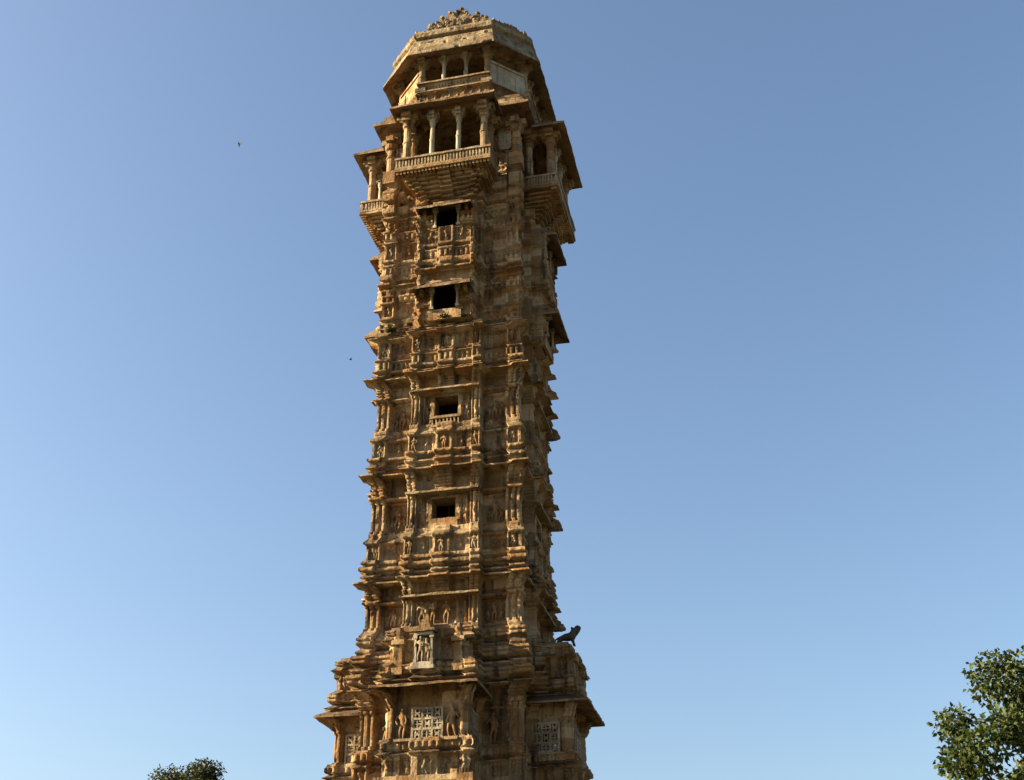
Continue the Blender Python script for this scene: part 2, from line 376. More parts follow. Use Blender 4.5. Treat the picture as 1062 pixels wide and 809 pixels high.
def core_offset(seg, X, Z, L):
    ax = np.abs(X); D = np.zeros_like(X*Z)
    X, Z = np.broadcast_arrays(X, Z); ax = np.abs(X)
    karna = ax > 2.15; rec = (ax > 1.3) & ~karna; pil = (ax > .95) & (ax <= 1.3); cen = ax <= .3
    upper = ax <= 1.12
    for bi, (z0, z1, kind, amp) in enumerate(BANDS):
        msk = (Z >= z0-1e-6) & (Z < z1-1e-6) if bi < len(BANDS)-1 else (Z >= z0-1e-6)
        if not msk.any(): continue
        t = np.clip((Z-z0)/(z1-z0), 0, 1)
        zo = np.where(karna, 0, np.where(rec, -.17, np.where(pil, .22, np.where(cen, .22, .12))))
        if kind == 'lip':
            amp = amp*.8 if amp >= .42 else amp*.58
            d = zo+.04+amp*np.clip((1-t)/.82, 0, 1)**1.5
            d = np.where(t < .18, zo+.02+amp, d)
        elif kind == 'ribs': d = zo+amp*(.86+.14*np.sqrt(np.clip(1-(2*t-1)**2, 0, 1)))-.06*(np.abs(t-.52) < .09)-.05*(t < .1)
        elif kind == 'torus': d = zo+amp*(.80+.20*np.sqrt(np.clip(1-(2*t-1)**2, 0, 1)))
        elif kind == 'flat': d = zo+amp
        elif kind == 'plain':
            d = np.where(karna, amp, np.where(rec, amp-.08, np.where(pil, .12, .04)))
            d = d+.06*((np.abs(t-.33) < .05) | (np.abs(t-.7) < .05))*(rec | karna)
            d = d+.05*np.sign(np.sin(X*17+bi))*(np.abs(t-.52) < .12)*(rec | karna)+.035*np.sign(np.sin(X*27+bi))*((t < .24) & (t > .06))*(rec | karna)
        elif kind == 'fluted':
            d = zo+amp+.035*np.sign(np.sin(X*32+bi))*(np.abs(t-.5) < .36)
        elif kind == 'cap':
            q = t*3; stp = np.floor(np.minimum(q, 2.99))/3; grv = ((q % 1) < .24)*.07
            d = np.where(karna | pil, zo+amp*(.25+.9*stp)-grv, np.where(cen, zo+amp*(.1+.6*stp)-grv, zo-.10))
            d = d-.035*((np.abs(ax-2.4) < .035) | (np.abs(ax-1.12) < .03))*(karna | pil)
        elif kind == 'frieze':
            d = zo+amp
            for ci, (cx, hw) in enumerate(((-2.4, .2), (-1.1, .15), (0, .24), (1.1, .15), (2.4, .2), (-1.72, .24), (1.72, .24), (-.62, .2), (.62, .2))):
                m_ = np.abs(X-cx) < hw
                if not m_.any(): continue
                hgt = (z1-z0)*.9
                fr = figure_field((X-cx)/hgt, (Z-z0-.03)/hgt, bi*31+seg*7+ci)*hgt
                deep = .10 if ci < 5 else .05
                inner = m_ & (np.abs(X-cx) < hw-.04) & (t > .05) & (t < .93)
                d = np.where(inner, d-deep+np.minimum(fr*1.5, .16), d)
        else:   # wall
            h = z1-z0
            d = np.where(karna, amp, np.where(rec, amp-.30, np.where(pil, amp+.20, amp+.02)))
            # moulded shafts on the piers
            d = d-np.where(karna & ((np.abs(ax-2.31) < .032) | (np.abs(ax-2.53) < .032)), .07, 0)-np.where(pil & ((np.abs(ax-1.05) < .028) | (np.abs(ax-1.2) < .028)), .06, 0)
            d = d+np.where(karna | pil, .045*((t < .09) | (t > .9)), 0)
            d = d+np.where((ax > .5) & (ax < .62) & (t < .93), .09, 0)+np.where((ax > .78) & (ax < .86) & (t < .93), .07, 0)
            d = d+np.where(rec & (t > .88) & (t < .96), .10, 0)+np.where(rec & (t < .1), .10, 0)
            # carved panels
            for ci, (cx, hw) in enumerate(((-1.74, .3), (1.74, .3), (-.74, .16), (.74, .16), (-1.12, .12), (1.12, .12))):
                m_ = np.abs(X-cx) < hw
                if not m_.any(): continue
                hh = h*(.82 if ci < 2 else .6 if ci < 4 else .45)
                fr = figure_field((X-cx)/hh, (Z-z0-.04*h)/hh, bi*17+seg*5+ci+100)*hh
                d = np.where(m_, d+np.minimum(fr*.9, .13 if ci < 4 else .06), d)
            d = d+np.where(rec & (np.abs(ax-1.74) > .33) & (t > .04) & (t < .9), .09, 0)     # colonnettes beside the panels
        D = np.where(msk, d, D)
    bay = (Z > 26.1) & (Z < 31.4) & (ax < 1.1)
    D = D+np.where(bay, BH*np.clip((ax < 1.1)*1.0, 0, 1), 0)
    return D
HOLES = [(18.17, 18.92, .43), (22.13, 22.97, .44), (26.43, 27.78, .55), (30.2, 31.55, .52), (33.3, 35.72, 1.72)]
def core_hole(seg, X, Z):
    h = np.zeros(np.broadcast(X, Z).shape, bool)
    for z0, z1, hw in HOLES: h |= (Z > z0) & (Z < z1) & (np.abs(X) < hw)
    return h
SQ = [(-W, -W), (W, -W), (W, W), (-W, W)]

# ------------------------------------------------------------------ the tower
tower = tag(empty('stone_tower'), 'tall square carved sandstone tower with stacked cornices, window bays and balconies under stone eaves', 'tower')
plat = MB()
plat.box(-7, 7, -7, 7, 0.0, 2.7, step=1.2); plat.box(-7.2, 7.2, -7.2, 7.2, 2.7, 3.0, step=1.2)
plat.build('platform', M_STONE, tower)
storeys = []
for (z0, z1) in ((3.0, 9.3), (9.3, 12.3), (12.3, 15.95), (15.95, 19.95), (19.95, 23.85), (23.85, 28.2), (28.2, 31.7), (31.7, 36.06)):
    low = z0 < 9
    zs = np.linspace(z0, z1, int(round((z1-z0)/(.08 if low else .026)))+1)
    V, F = relief_wall(SQ, True, zs, core_offset, du=.1 if low else .028, hole=core_hole, coarse=(2,))
    storeys.append(link('storey', np_mesh('storey', V, F), M_STONE, tower))
S1, S2, S3, S4, S5, S6, S7, S8 = storeys
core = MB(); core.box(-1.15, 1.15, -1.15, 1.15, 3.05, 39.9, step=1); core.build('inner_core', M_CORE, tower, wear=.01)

# window linings, sills and balustrades --------------------------------------------------
def window(st, z0, z1, hw, d, thick, rail, ks=(0, 1, 3), frame=.11):
    f = MB()
    for s in (-1, 1): f.box(min(s*hw, s*(hw+frame)), max(s*hw, s*(hw+frame)), d-thick, d+.05, z0, z1)
    f.box(-hw-frame, hw+frame, d-thick, d+.052, z1, z1+.09)
    f.box(-hw-frame-.05, hw+frame+.05, d-thick, d+.09, z0-.09, z0)
    fr = f.build('window', M_PALE if z0 > 26 else M_STONE, st, seed=int(z0*10))
    if rail:
        r = MB(); rz0 = z0-.42
        r.box(-hw-.1, hw+.1, d+.06, d+.13, rz0, rz0+.07); r.box(-hw-.12, hw+.12, d+.05, d+.15, z0-.09+.003, z0+.012)
        nb = int(hw*2/.115)
        for i in range(nb+1):
            x = -hw-.04+(2*hw+.08)*i/nb; r.box(x-.028, x+.028, d+.07, d+.125, rz0+.07, z0-.085)
        r.build('balustrade', M_PALE, fr, wear=.012)
    else:
        r = MB(); r.box(-hw-.08, hw+.08, d-.02, d+.10, z0-.44, z0-.092); r.build('sill_panel', M_STONE, fr, wear=.02)
    sides(fr, ks); return fr
window(S4, 18.17, 18.92, .43, 2.72, .6, False)
window(S5, 22.13, 22.97, .44, 2.72, .6, True)
window(S6, 26.43, 27.72, .55, 3.2, .3, False, frame=.09)
window(S7, 30.2, 31.5, .52, 3.2, .3, True, frame=.09)
for st, z0, z1, hw in ((S6, 26.43, 27.38, .55), (S7, 30.2, 31.15, .52)):
    for q in (-1, 1):
        m = MB(); x = q*(hw-.05)
        m.box(x-.075, x+.075, 3.28, 3.42, z0, z0+.1); m.lathe(x, 3.35, [(.06, z0+.1), (.05, z0+.2), (.048, z1-.35), (.075, z1-.3), (.05, z1-.26), (.085, z1-.18)], 10); m.box(x-.1, x+.1, 3.26, 3.44, z1-.18, z1)
        sides(m.build('window_post', M_WHITE, st, wear=.01), (0, 1, 3))
# faint bars inside the fourth and fifth storey openings
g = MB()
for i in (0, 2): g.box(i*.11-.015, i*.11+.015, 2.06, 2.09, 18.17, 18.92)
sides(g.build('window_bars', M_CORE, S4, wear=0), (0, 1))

# thin lintel shades over the lower windows
for st, z, hw, d in ((S3, 15.30, 1.36, 3.12), (S4, 19.06, 1.30, 3.10), (S5, 23.12, 1.30, 3.12)):
    m = MB(); m.shade(hw-.02, hw, 2.6, d, z+.06, z, .075); sides(m.build('lintel_shade', M_PALE, st, wear=.02), (0, 1, 3))
# deep sloping shades over the sixth and seventh storey windows
for st, zt, zi in ((S6, 27.05, 27.85), (S7, 30.82, 31.62)):
    m = MB(); m.shade(.75, 1.12, 3.0, 3.93, zi, zt, .10); sides(m.build('sunshade', M_ROOF, st, wear=.016), (0, 1, 2, 3))
    for s in (-1, 1):
        b = MB(); b.box(s*.85-.07, s*.85+.07, 3.05, 3.6, zt-.05, zt+.18)
        sides(b.build('bracket', M_STONE, st), (0, 1, 3))

# second storey porches -----------------------------------------------------------------
PH, PD = 1.28, 3.95
PB = [(9.3, 9.95, 'frieze', .12), (9.95, 10.12, 'lip', .24), (10.12, 10.34, 'fluted', .15), (10.34, 10.42, 'flat', .12), (10.42, 11.5, 'wall', 0), (11.5, 11.68, 'cap', .1),
      (11.68, 11.95, 'cap', .24), (11.95, 12.2, 'cap', .05), (12.2, 12.4, 'lip', .30), (12.4, 12.68, 'ribs', .24), (12.68, 12.85, 'lip', .24),
      (12.85, 13.5, 'frieze', .04), (13.5, 13.68, 'lip', .18), (13.68, 13.85, 'ribs', .1)]
def porch_offset(seg, X, Z, L):
    X, Z = np.broadcast_arrays(X, Z); hl = L/2; ax = np.abs(X); D = np.zeros_like(X)
    ep = (hl-ax) < .3; cen = ax < .42
    for bi, (z0, z1, kind, amp) in enumerate(PB):
        msk = (Z >= z0-1e-6) & ((Z < z1-1e-6) | (bi == len(PB)-1))
        t = np.clip((Z-z0)/(z1-z0), 0, 1); zo = np.where(ep, .05, np.where(cen & (seg == 1), .08, -.06))
        if kind == 'lip': d = zo+.04+amp*np.clip(1-t, 0, 1)**1.35
        elif kind == 'ribs': d = zo+amp*(.86+.14*np.sqrt(np.clip(1-(2*t-1)**2, 0, 1)))-.06*(np.abs(t-.52) < .09)-.05*(t < .1)
        elif kind == 'torus': d = zo+amp*(.8+.2*np.sqrt(np.clip(1-(2*t-1)**2, 0, 1)))
        elif kind == 'flat': d = zo+amp
        elif kind == 'fluted': d = zo+amp+.035*np.sign(np.sin(X*34+bi))*(np.abs(t-.5) < .36)
        elif kind == 'cap':
            stp = np.floor(t*3+.2)/3; d = np.where(ep, zo+amp*(.35+.65*stp)+.03*np.sin(X*38), -.1)
        elif kind == 'frieze':
            d = zo+amp
            for ci, cx in enumerate((-(hl-.15), hl-.15, 0, -.55, .55)):
                m_ = (np.abs(X-cx) < .17); hgt = (z1-z0)*.9
                fr = figure_field((X-cx)/hgt, (Z-z0-.03)/hgt, bi*13+seg*3+ci)*hgt
                d = np.where(m_ & (t > .05) & (t < .93), d-.09+np.minimum(fr*1.4, .15), d)
        else:
            d = np.where(ep, .04+.04*np.sign(np.cos((hl-ax-.15)*28))+.05*((t < .07) | (t > .92)), -.1)
            if seg == 1:
                for ci, cx in enumerate((-.76, .76)):
                    fr = figure_field((X-cx)/1.0, (Z-z0-.02)/1.0, 900+ci); d = d+np.where(np.abs(X-cx) < .2, np.minimum(fr*.9, .13), 0)
        D = np.where(msk, d, D)
    return D
def porch_hole(seg, X, Z):
    if seg == 1: return (np.abs(X) < .47) & (Z > 10.42) & (Z < 11.36)
    return (np.abs(X+(.0)) < .42) & (Z > 10.42) & (Z < 11.36)
PPATH = [(-PH, -2.35), (-PH, -PD), (PH, -PD), (PH, -2.35)]
zs = np.linspace(9.3, 13.85, 172)
V, F = relief_wall(PPATH, False, zs, porch_offset, hole=porch_hole)
porch_mesh = np_mesh('porch', V, F)
porch = link('porch', porch_mesh, M_STONE, S2)
lo = MB(); lo.box(-PH-.25, PH+.25, 2.4, PD+.3, 3.0, 9.3, step=.5); lo.build('porch_base', M_STONE, porch)
m = MB(); m.box(-PH-.06, PH+.06, 2.4, PD+.06, 13.82, 13.9); 
for i in range(5):
    h = .085; k = i/5
    m.box(-PH*(1-k*.75), PH*(1-k*.75), 2.4, PD-(PD-2.75)*k-.38*(i > 0), 13.9+i*h+.002*i, 13.9+(i+1)*h)
m.build('porch_roof', M_ROOF, porch)
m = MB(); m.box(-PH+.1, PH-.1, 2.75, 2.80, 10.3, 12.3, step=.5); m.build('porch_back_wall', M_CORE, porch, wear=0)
m = MB(); m.shade(PH-.1, 1.72, 3.5, 4.62, 12.32, 11.9, .07); m.build('sunshade', M_ROOF, porch, wear=.02)
for s in (-1, 1):      # returns
    m = MB()
    V_ = []
    for lay in (0, 1):
        for x, d in ((PH-.1, 2.5), (PH-.1, 3.5), (1.72, 4.62), (1.72, 2.5)):
            z = 12.32 if x < 1.5 else 11.9
            V_.append((s*x, -d, z+(.07 if lay else 0)))
    f = [(0, 1, 2, 3), (7, 6, 5, 4), (3, 2, 6, 7), (0, 3, 7, 4)]
    m.add(V_, f if s > 0 else [q[::-1] for q in f])
    m.build('side_sunshade', M_ROOF, porch, wear=.015)
def lattice(x0, x1, z0, z1, nx, nz, name, parent, place):
    m = MB(); cw, ch = (x1-x0)/nx, (z1-z0)/nz; b = .035
    for i in range(nx+1): m.box(x0+i*cw-b, x0+i*cw+b, -.045, .045, z0, z1, step=.4)
    for j in range(nz+1): m.box(x0, x1, -.043, .043, z0+j*ch-b, z0+j*ch+b, step=.4)
    for i in range(nx):
        for j in range(nz):
            if (i+j) % 2: m.box(x0+(i+.5)*cw-.022, x0+(i+.5)*cw+.022, -.025, .025, z0+j*ch, z0+(j+1)*ch, step=.4); m.box(x0+i*cw, x0+(i+1)*cw, -.024, .024, z0+(j+.5)*ch-.022, z0+(j+.5)*ch+.022, step=.4)
            cx, cz = x0+(i+.5)*cw, z0+(j+.5)*ch; q = .045
            if (i+j) % 2 == 0:
                for sx in (-1, 1):
                    for sz in (-1, 1): m.box(cx+sx*cw*.2-q*.5, cx+sx*cw*.2+q*.5, -.03, .03, cz+sz*ch*.5-.1*sz-.05, cz+sz*ch*.5-.1*sz+.05, step=.4)
                m.box(cx-q, cx+q, -.03, .03, cz-q, cz+q, step=.4)
            else:
                for sx in (-1, 1):
                    for sz in (-1, 1): m.box(cx+sx*(cw*.5-.06)-.035, cx+sx*(cw*.5-.06)+.035, -.03, .03, cz+sz*(ch*.5-.06)-.035, cz+sz*(ch*.5-.06)+.035, step=.4)
    o = m.build(name, M_JALI, parent, wear=.01); o.matrix_local = place; return o
lat = lattice(-.47, .47, 10.42, 11.36, 3, 3, 'window_lattice', porch, Matrix.Translation((0, -PD+.03, 0)))
cheek = (PD+2.35)/2
for s in (-1, 1):
    lattice(-.42, .42, 10.42, 11.36, 3, 3, 'window_lattice', porch, Matrix.Translation((s*(PH-.04), -cheek, 0)) @ Matrix.Rotation(s*math.pi/2, 4, 'Z'))
m = MB(); m.box(-1.0, 1.0, 3.85, 4.12, 10.34, 10.43); m.build('sill', M_PALE, porch)
for x in (-.98, .98):
    m = MB()
    m.box(x-.17, x+.17, 3.8, 4.18, 12.4, 12.62); m.box(x-.13, x+.13, 3.82, 4.10, 12.62, 13.35); m.box(x-.2, x+.2, 3.8, 4.2, 13.35, 13.5)
    m.lathe(x, 3.98, [(.2, 13.5), (.2, 13.6), (.12, 13.68), (.16, 13.78), (.05, 13.95), (.01, 14.0)], 10)
    m.build('parapet_post', M_STONE, porch)
sides(porch, (0, 1, 2, 3))
# the small pale shrine on the front porch roof
sh = MB()
sh.box(-.46, .30, 3.9, 4.44, 12.46, 12.56); sh.box(-.42, .26, 3.92, 4.40, 12.56, 12.68)
for x0 in (-.40, .13):
    sh.box(x0, x0+.11, 3.95, 4.34, 12.68, 12.8); sh.box(x0+.02, x0+.09, 3.97, 4.33, 12.8, 13.45); sh.box(x0-.01, x0+.12, 3.95, 4.36, 13.45, 13.56)
sh.box(-.38, .22, 3.95, 4.36, 13.56, 13.64); sh.box(-.3, .14, 3.95, 4.12, 12.68, 13.56)
shrine = sh.build('roof_shrine', M_WHITE, S3)
m = MB(); m.box(-.45, .29, 3.9, 4.44, 13.66, 13.75)
for i in range(5): m.box(-.08-.22*(1-i/5.3), -.08+.22*(1-i/5.3), 3.9+.05*i, 4.36-.06*i, 13.76+i*.11+.001, 13.76+(i+1)*.11)
m.ball((-.08, -4.14, 14.38), .07); m.build('shrine_roof', M_STONE, shrine)

# statues in the niches -------------------------------------------------------------------
def skin_mesh(name, verts, edges, radii, sub=2, root=0):
    me = bpy.data.meshes.new(name); me.from_pydata(verts, edges, []); o = bpy.data.objects.new(name, me); col.objects.link(o)
    mo = o.modifiers.new('s', 'SKIN'); mo.use_smooth_shade = True
    for i, r in enumerate(radii):
        sv = me.skin_vertices[0].data[i]; sv.radius = (r, r) if not isinstance(r, tuple) else r; sv.use_root = (i == root)
    sm = o.modifiers.new('u', 'SUBSURF'); sm.levels = sub; sm.render_levels = sub
    dg = bpy.context.evaluated_depsgraph_get(); out = bpy.data.meshes.new_from_object(o.evaluated_get(dg)); out.name = name
    bpy.data.objects.remove(o); return out
def statue(seed, h=1.0):
    rg = random.Random(seed); s = rg.choice((-1, 1))*rg.uniform(.03, .07)
    v = [(-s*.5, 0, .48), (s*.2, -.01, .62), (s, -.02, .74), (s*.6, -.02, .83), (s*.3, -.03, .90), (s*.3, -.02, .99)]
    e = [(0, 1), (1, 2), (2, 3), (3, 4), (4, 5)]; r = [.095, .075, .10, .04, .068, .05]
    def chain(a, pts, rr):
        p = a
        for q, k in zip(pts, rr): v.append(q); r.append(k); e.append((p, len(v)-1)); p = len(v)-1
    bend = rg.uniform(-.03, .02)
    chain(0, [(-s*.5-.07, -.01, .44), (-.10-bend, -.05, .24), (-.08, -.01, .03), (-.10, -.06, .01)], (.06, .045, .028, .02))
    chain(0, [(-s*.5+.07, -.01, .44), (.08+bend, -.05, .24), (.08+s, -.01, .03), (.11+s, -.06, .01)], (.06, .045, .028, .02))
    for q in (-1, 1):
        up = rg.random() < .5
        chain(2, [(s+q*.12, -.02, .75), (s+q*rg.uniform(.15, .19), -.05, .60), (q*rg.uniform(.06, .17), -.1, .72 if up else .46)], (.042, .036, .028))
    return skin_mesh('carved_statue', [(x*h, y*h, z*h) for x, y, z in v], e, [k*h for k in r], 1)
ST = [statue(i) for i in range(7)]
def put_statue(parent, x, d, z, h, var, mat=None, k=0):
    me = ST[var]
    if mat:
        me = me.copy(); me.materials.clear(); me.materials.append(mat)
    elif not me.materials: me.materials.append(M_STONE)
    o = link('carved_statue', me, None, parent)
    o.matrix_local = Matrix.Rotation(k*math.pi/2, 4, 'Z') @ Matrix.Translation((x, -d, z)) @ Matrix.Diagonal((h, h, h, 1))
    return o
for st, z, h in ((S3, 14.42, .84), (S4, 17.95, 1.0), (S5, 21.95, .98)):
    for k in (0, 1):
        for x in (-1.74, 1.74):
            put_statue(st, x, 2.44, z+.06, h*.8, int(z*7+x*3+k) % 7, None, k)
            if k == 0:
                for q in (-.21, .21): put_statue(st, x+q, 2.40, z+.06, h*.48, int(z*5+q*9+x*2) % 7, None, k)
put_statue(S3, -.62, 2.8, 14.42, .8, 1); put_statue(S3, -.25, 2.78, 14.42, .74, 2); put_statue(S3, .22, 2.8, 14.42, .8, 4)
for x in (-.78, .78): put_statue(porch, x, PD-.03, 10.42, .98, 3 if x < 0 else 5)
put_statue(shrine, -.17, 4.27, 12.66, .9, 2, M_PALE); put_statue(shrine, .02, 4.26, 12.66, .82, 6, M_PALE); put_statue(shrine, -.08, 4.24, 12.66, .86, 4, M_PALE)
for x in (-1.74, 1.74): put_statue(S2, x, 2.52, 10.5, 1.0, 0 if x < 0 else 6)
for z, st in ((20.8, S5), (16.9, S4), (25.0, S6)):
    for x in (-2.4, -1.12, 0, 1.12, 2.4): put_statue(st, x, 2.66 if abs(x) > 2 else 2.9, z, .56, int(z*3+x*5) % 7)

# eighth storey balconies -----------------------------------------------------------------
b = MB(); zz = 31.72; n = 7
for i in range(n):
    t0 = i/n; t1 = (i+1)/n; h = (32.62-31.72)/n
    hw = 1.12+(1.86-1.12)*(t0**1.1); d = 3.15+(4.05-3.15)*(t0**.9)
    b.box(-hw, hw, 2.5, d, 31.72+i*h, 31.72+(i+1)*h-.035); b.box(-hw+.06, hw-.06, 2.5, d-.07, 31.72+(i+1)*h-.035, 31.72+(i+1)*h+.002)
    b.box(-.24, .24, d-.05, d+.2, 31.72+i*h, 31.72+(i+1)*h-.03)
    for s in (-1, 1): b.box(s*hw*.8-.13, s*hw*.8+.13, d-.05, d+.07, 31.72+i*h+.003, 31.72+(i+1)*h-.033)
for i in range(26):
    x = -1.85+3.7*i/25; b.box(x-.045, x+.045, 3.9, 4.15, 32.5, 32.618)
balc = b.build('balcony_base', M_STONE, S8, wear=.012)
f = MB(); f.box(-1.94, 1.94, 2.4, 4.2, 32.62, 32.74); f.box(-1.9, 1.9, 1.2, 4.1, 32.74, 33.0, step=.6); f.build('balcony_floor', M_STONE, balc)
r = MB(); z0, z1 = 32.74, 33.28
for (x0, x1, da, db) in ((-1.95, 1.95, 4.08, 4.2), (-1.95, -1.83, 2.9, 4.08), (1.83, 1.95, 2.9, 4.08)):
    r.box(x0, x1, da, db, z0, z0+.08); r.box(x0-.02, x1+.02, da-.02, db+.02, z1-.09, z1)
for i in range(30):
    x = -1.9+3.8*i/29; r.box(x-.036, x+.036, 4.09, 4.18, z0+.08, z1-.09)
for s in (-1, 1):
    for i in range(9):
        d = 3.0+1.05*i/9; r.box(s*1.89-.05, s*1.89+.05, d-.036, d+.036, z0+.08, z1-.09)
r.box(-1.86, 1.86, 4.03, 4.08, z0+.05, z1-.05); r.box(-1.83, -1.79, 2.9, 4.03, z0+.05, z1-.05); r.box(1.79, 1.83, 2.9, 4.03, z0+.05, z1-.05)
r.build('balustrade', M_PALE, balc, wear=.012)
def column_mesh(name, h, r, seed):
    m = MB(); q = r*1.5
    m.box(-q, q, -q, q, 0, h*.1, step=.3)
    m.lathe(0, 0, [(r*1.25, h*.1), (r*1.3, h*.13), (r, h*.16), (r*.95, h*.45), (r*1.12, h*.46), (r*1.12, h*.49), (r*.92, h*.5), (r*.88, h*.76), (r*1.2, h*.78), (r*1.25, h*.82), (r*.95, h*.835), (r*1.5, h*.88), (r*1.6, h*.9), (r*1.6, h*.93)], 12)
    m.box(-r*2.6, r*2.6, -r*1.1, r*1.1, h*.93, h); m.box(-r*1.1, r*1.1, -r*2.6, r*2.6, h*.925, h*.995)
    m.box(-r*1.9, r*1.9, -r*1.0, r*1.0, h*.875, h*.93); m.box(-r, r, -r*1.9, r*1.9, h*.872, h*.925)
    me = m.mesh(name, wear=.014, seed=seed); return me
CB = column_mesh('column', 2.66, .17, 1); CB.materials.append(M_STONE)
CS = column_mesh('column', 2.66, .105, 2); CS.materials.append(M_WHITE)
CP = column_mesh('column', 2.66, .16, 3); CP.materials.append(M_PALE)
for me, x, d in ((CB, -1.6, 3.85), (CS, -.55, 3.85), (CS, .55, 3.85), (CP, 1.6, 3.85), (CB, -1.62, 2.95), (CB, 1.62, 2.95)):
    o = link('column', me, None, balc); o.location = (x, -d, 33.0)
m = MB(); m.box(-1.85, 1.85, 3.65, 4.0, 35.66, 35.95); m.box(-1.85, -1.5, 2.5, 3.65, 35.66, 35.94); m.box(1.5, 1.85, 2.5, 3.65, 35.66, 35.94); m.build('beam', M_STONE, balc)
m = MB(); m.shade(1.75, 2.18, 3.2, 4.58, 36.2, 35.66, .09, n=20); m.build('eave', M_ROOF, balc, wear=.016)
sides(balc, (0, 1, 2, 3))
# corner pillars and lattice between the balconies
m = MB(); m.box(-.26, .26, -.26, .26, 33.22, 33.85)
m.lathe(0, 0, [(.2, 33.85), (.19, 34.6), (.23, 34.64), (.23, 34.72), (.18, 34.76), (.18, 35.05), (.27, 35.12), (.3, 35.22), (.3, 35.32), (.24, 35.36)], 14)
m.box(-.42, .42, -.16, .16, 35.36, 35.64); m.box(-.16, .16, -.42, .42, 35.357, 35.637)
cpm = m.mesh('corner_pillar'); cpm.materials.append(M_STONE)
for x, y in ((-2.66, -2.66), (2.66, -2.66), (2.66, 2.66), (-2.66, 2.66)):
    o = link('corner_pillar', cpm, None, S8); o.location = (x, y, 0)
lat8 = lattice(1.98, 2.42, 34.25, 35.1, 2, 4, 'stone_lattice', S8, Matrix.Translation((0, -W-.05, 0)))
for k in (0, 1, 3):
    for s in (-1, 1):
        if k == 0 and s == 1: continue
        c = copy_tree(lat8, S8); c.matrix_local = Matrix.Rotation(k*math.pi/2, 4, 'Z') @ Matrix.Translation((0 if s > 0 else -4.4, -W-.05, 0))
m = MB(); m.box(-3.3, 3.3, -3.3, 3.3, 36.06, 36.2, step=.35); m.build('roof_slab', M_ROOF, S8)

# ninth storey: octagonal pavilion ---------------------------------------------------------
def octo(ap, hs): return [(-hs, -ap), (hs, -ap), (ap, -hs), (ap, hs), (hs, ap), (-hs, ap), (-ap, hs), (-ap, -hs)]
def profile_fn(bands):
    def fn(seg, X, Z, L):
        X, Z = np.broadcast_arrays(X, Z); D = np.zeros_like(X)
        for bi, (z0, z1, kind, amp) in enumerate(bands):
            msk = (Z >= z0-1e-6) & ((Z < z1-1e-6) | (bi == len(bands)-1)); t = np.clip((Z-z0)/(z1-z0), 0, 1)
            if kind == 'lip': d = amp*np.clip(1-t, 0, 1)**1.3
            elif kind == 'torus': d = amp*np.sqrt(np.clip(1-(2*t-1)**2, 0, 1))
            elif kind == 'flute': d = amp+.035*np.sign(np.sin(X*30))*(np.abs(t-.5) < .38)
            elif kind == 'tilt': d = amp-.40*t
            elif kind == 'relief':
                d = np.full_like(X, amp)
                for ci in range(int(L/.32)):
                    cx = -L/2+.16+ci*.32; hgt = (z1-z0)
                    fr = figure_field((X-cx)/hgt, (Z-z0)/hgt, ci+seg*9+77)*hgt; d = d+np.where(np.abs(X-cx) < .16, np.minimum(fr, .08), 0)
            else: d = np.full_like(X, amp)
            D = np.where(msk, d, D)
        return D
    return fn
NB = [(36.2, 36.5, 'lip', .30), (36.5, 37.12, 'flat', .0), (37.12, 37.27, 'lip', .22), (37.27, 37.62, 'relief', .06), (37.62, 37.75, 'lip', .24), (37.75, 37.85, 'flat', .03)]
A9, H9 = 2.92, 1.56
V, F = relief_wall(octo(A9, H9), True, np.linspace(36.2, 37.85, 56), profile_fn(NB), coarse=(3, 4, 5))
S9 = link('storey', np_mesh('storey', V, F), M_STONE, tower)
m = MB()
for hw, z0, z1 in ((3.08, 36.205, 36.45), (2.92, 36.45, 36.5), (2.98, 36.5, 36.72), (2.78, 36.72, 36.8), (2.84, 36.8, 37.0)): m.box(-hw, hw, -hw, hw, z0, z1, step=.3)
m.build('stepped_roof', M_STONE, S9, wear=.02)
def octo_slab(m, ap, hs, z0, z1):
    P = octo(ap, hs); V_ = [(x, y, z0) for x, y in P]+[(x, y, z1) for x, y in P]
    m.add(V_, [tuple(range(8))[::-1], tuple(range(8, 16))]+[(i, (i+1) % 8, 8+(i+1) % 8, 8+i) for i in range(8)])
m = MB(); octo_slab(m, A9+.06, H9+.03, 37.85, 37.92); m.build('floor_slab', M_PALE, S9, wear=.01)
# cardinal sides: leaning seat backs and columns
b = MB()
def lean(m, hw, d0, d1, z0, z1, th):
    V_ = [(-hw, -d0, z0), (hw, -d0, z0), (hw, -d0+th, z0), (-hw, -d0+th, z0), (-hw-.04, -d1, z1), (hw+.04, -d1, z1), (hw+.04, -d1+th, z1), (-hw-.04, -d1+th, z1)]
    m.add(V_, [(3, 2, 1, 0), (4, 5, 6, 7), (0, 1, 5, 4), (1, 2, 6, 5), (2, 3, 7, 6), (3, 0, 4, 7)])
lean(b, 1.52, 2.88, 3.0, 37.92, 38.26, .1)
for i in range(23):
    x = -1.48+2.96*i/22; lean(b, .028, 2.905, 3.02, 37.97, 38.21, .05); b.V[-1][:, 0] += x
b.box(-1.6, 1.6, 2.9, 3.08, 38.26, 38.34)
seat = b.build('seat_back', M_PALE, S9, wear=.014)
C9B = column_mesh('column', 1.92, .15, 5); C9B.materials.append(M_PALE)
C9S = column_mesh('column', 1.92, .095, 6); C9S.materials.append(M_WHITE)
for me, x in ((C9B, -1.45), (C9S, -.48), (C9S, .5), (C9B, 1.45)):
    o = link('column', me, None, seat); o.location = (x, -2.76, 37.92)
sides(seat, (0, 1, 2, 3))
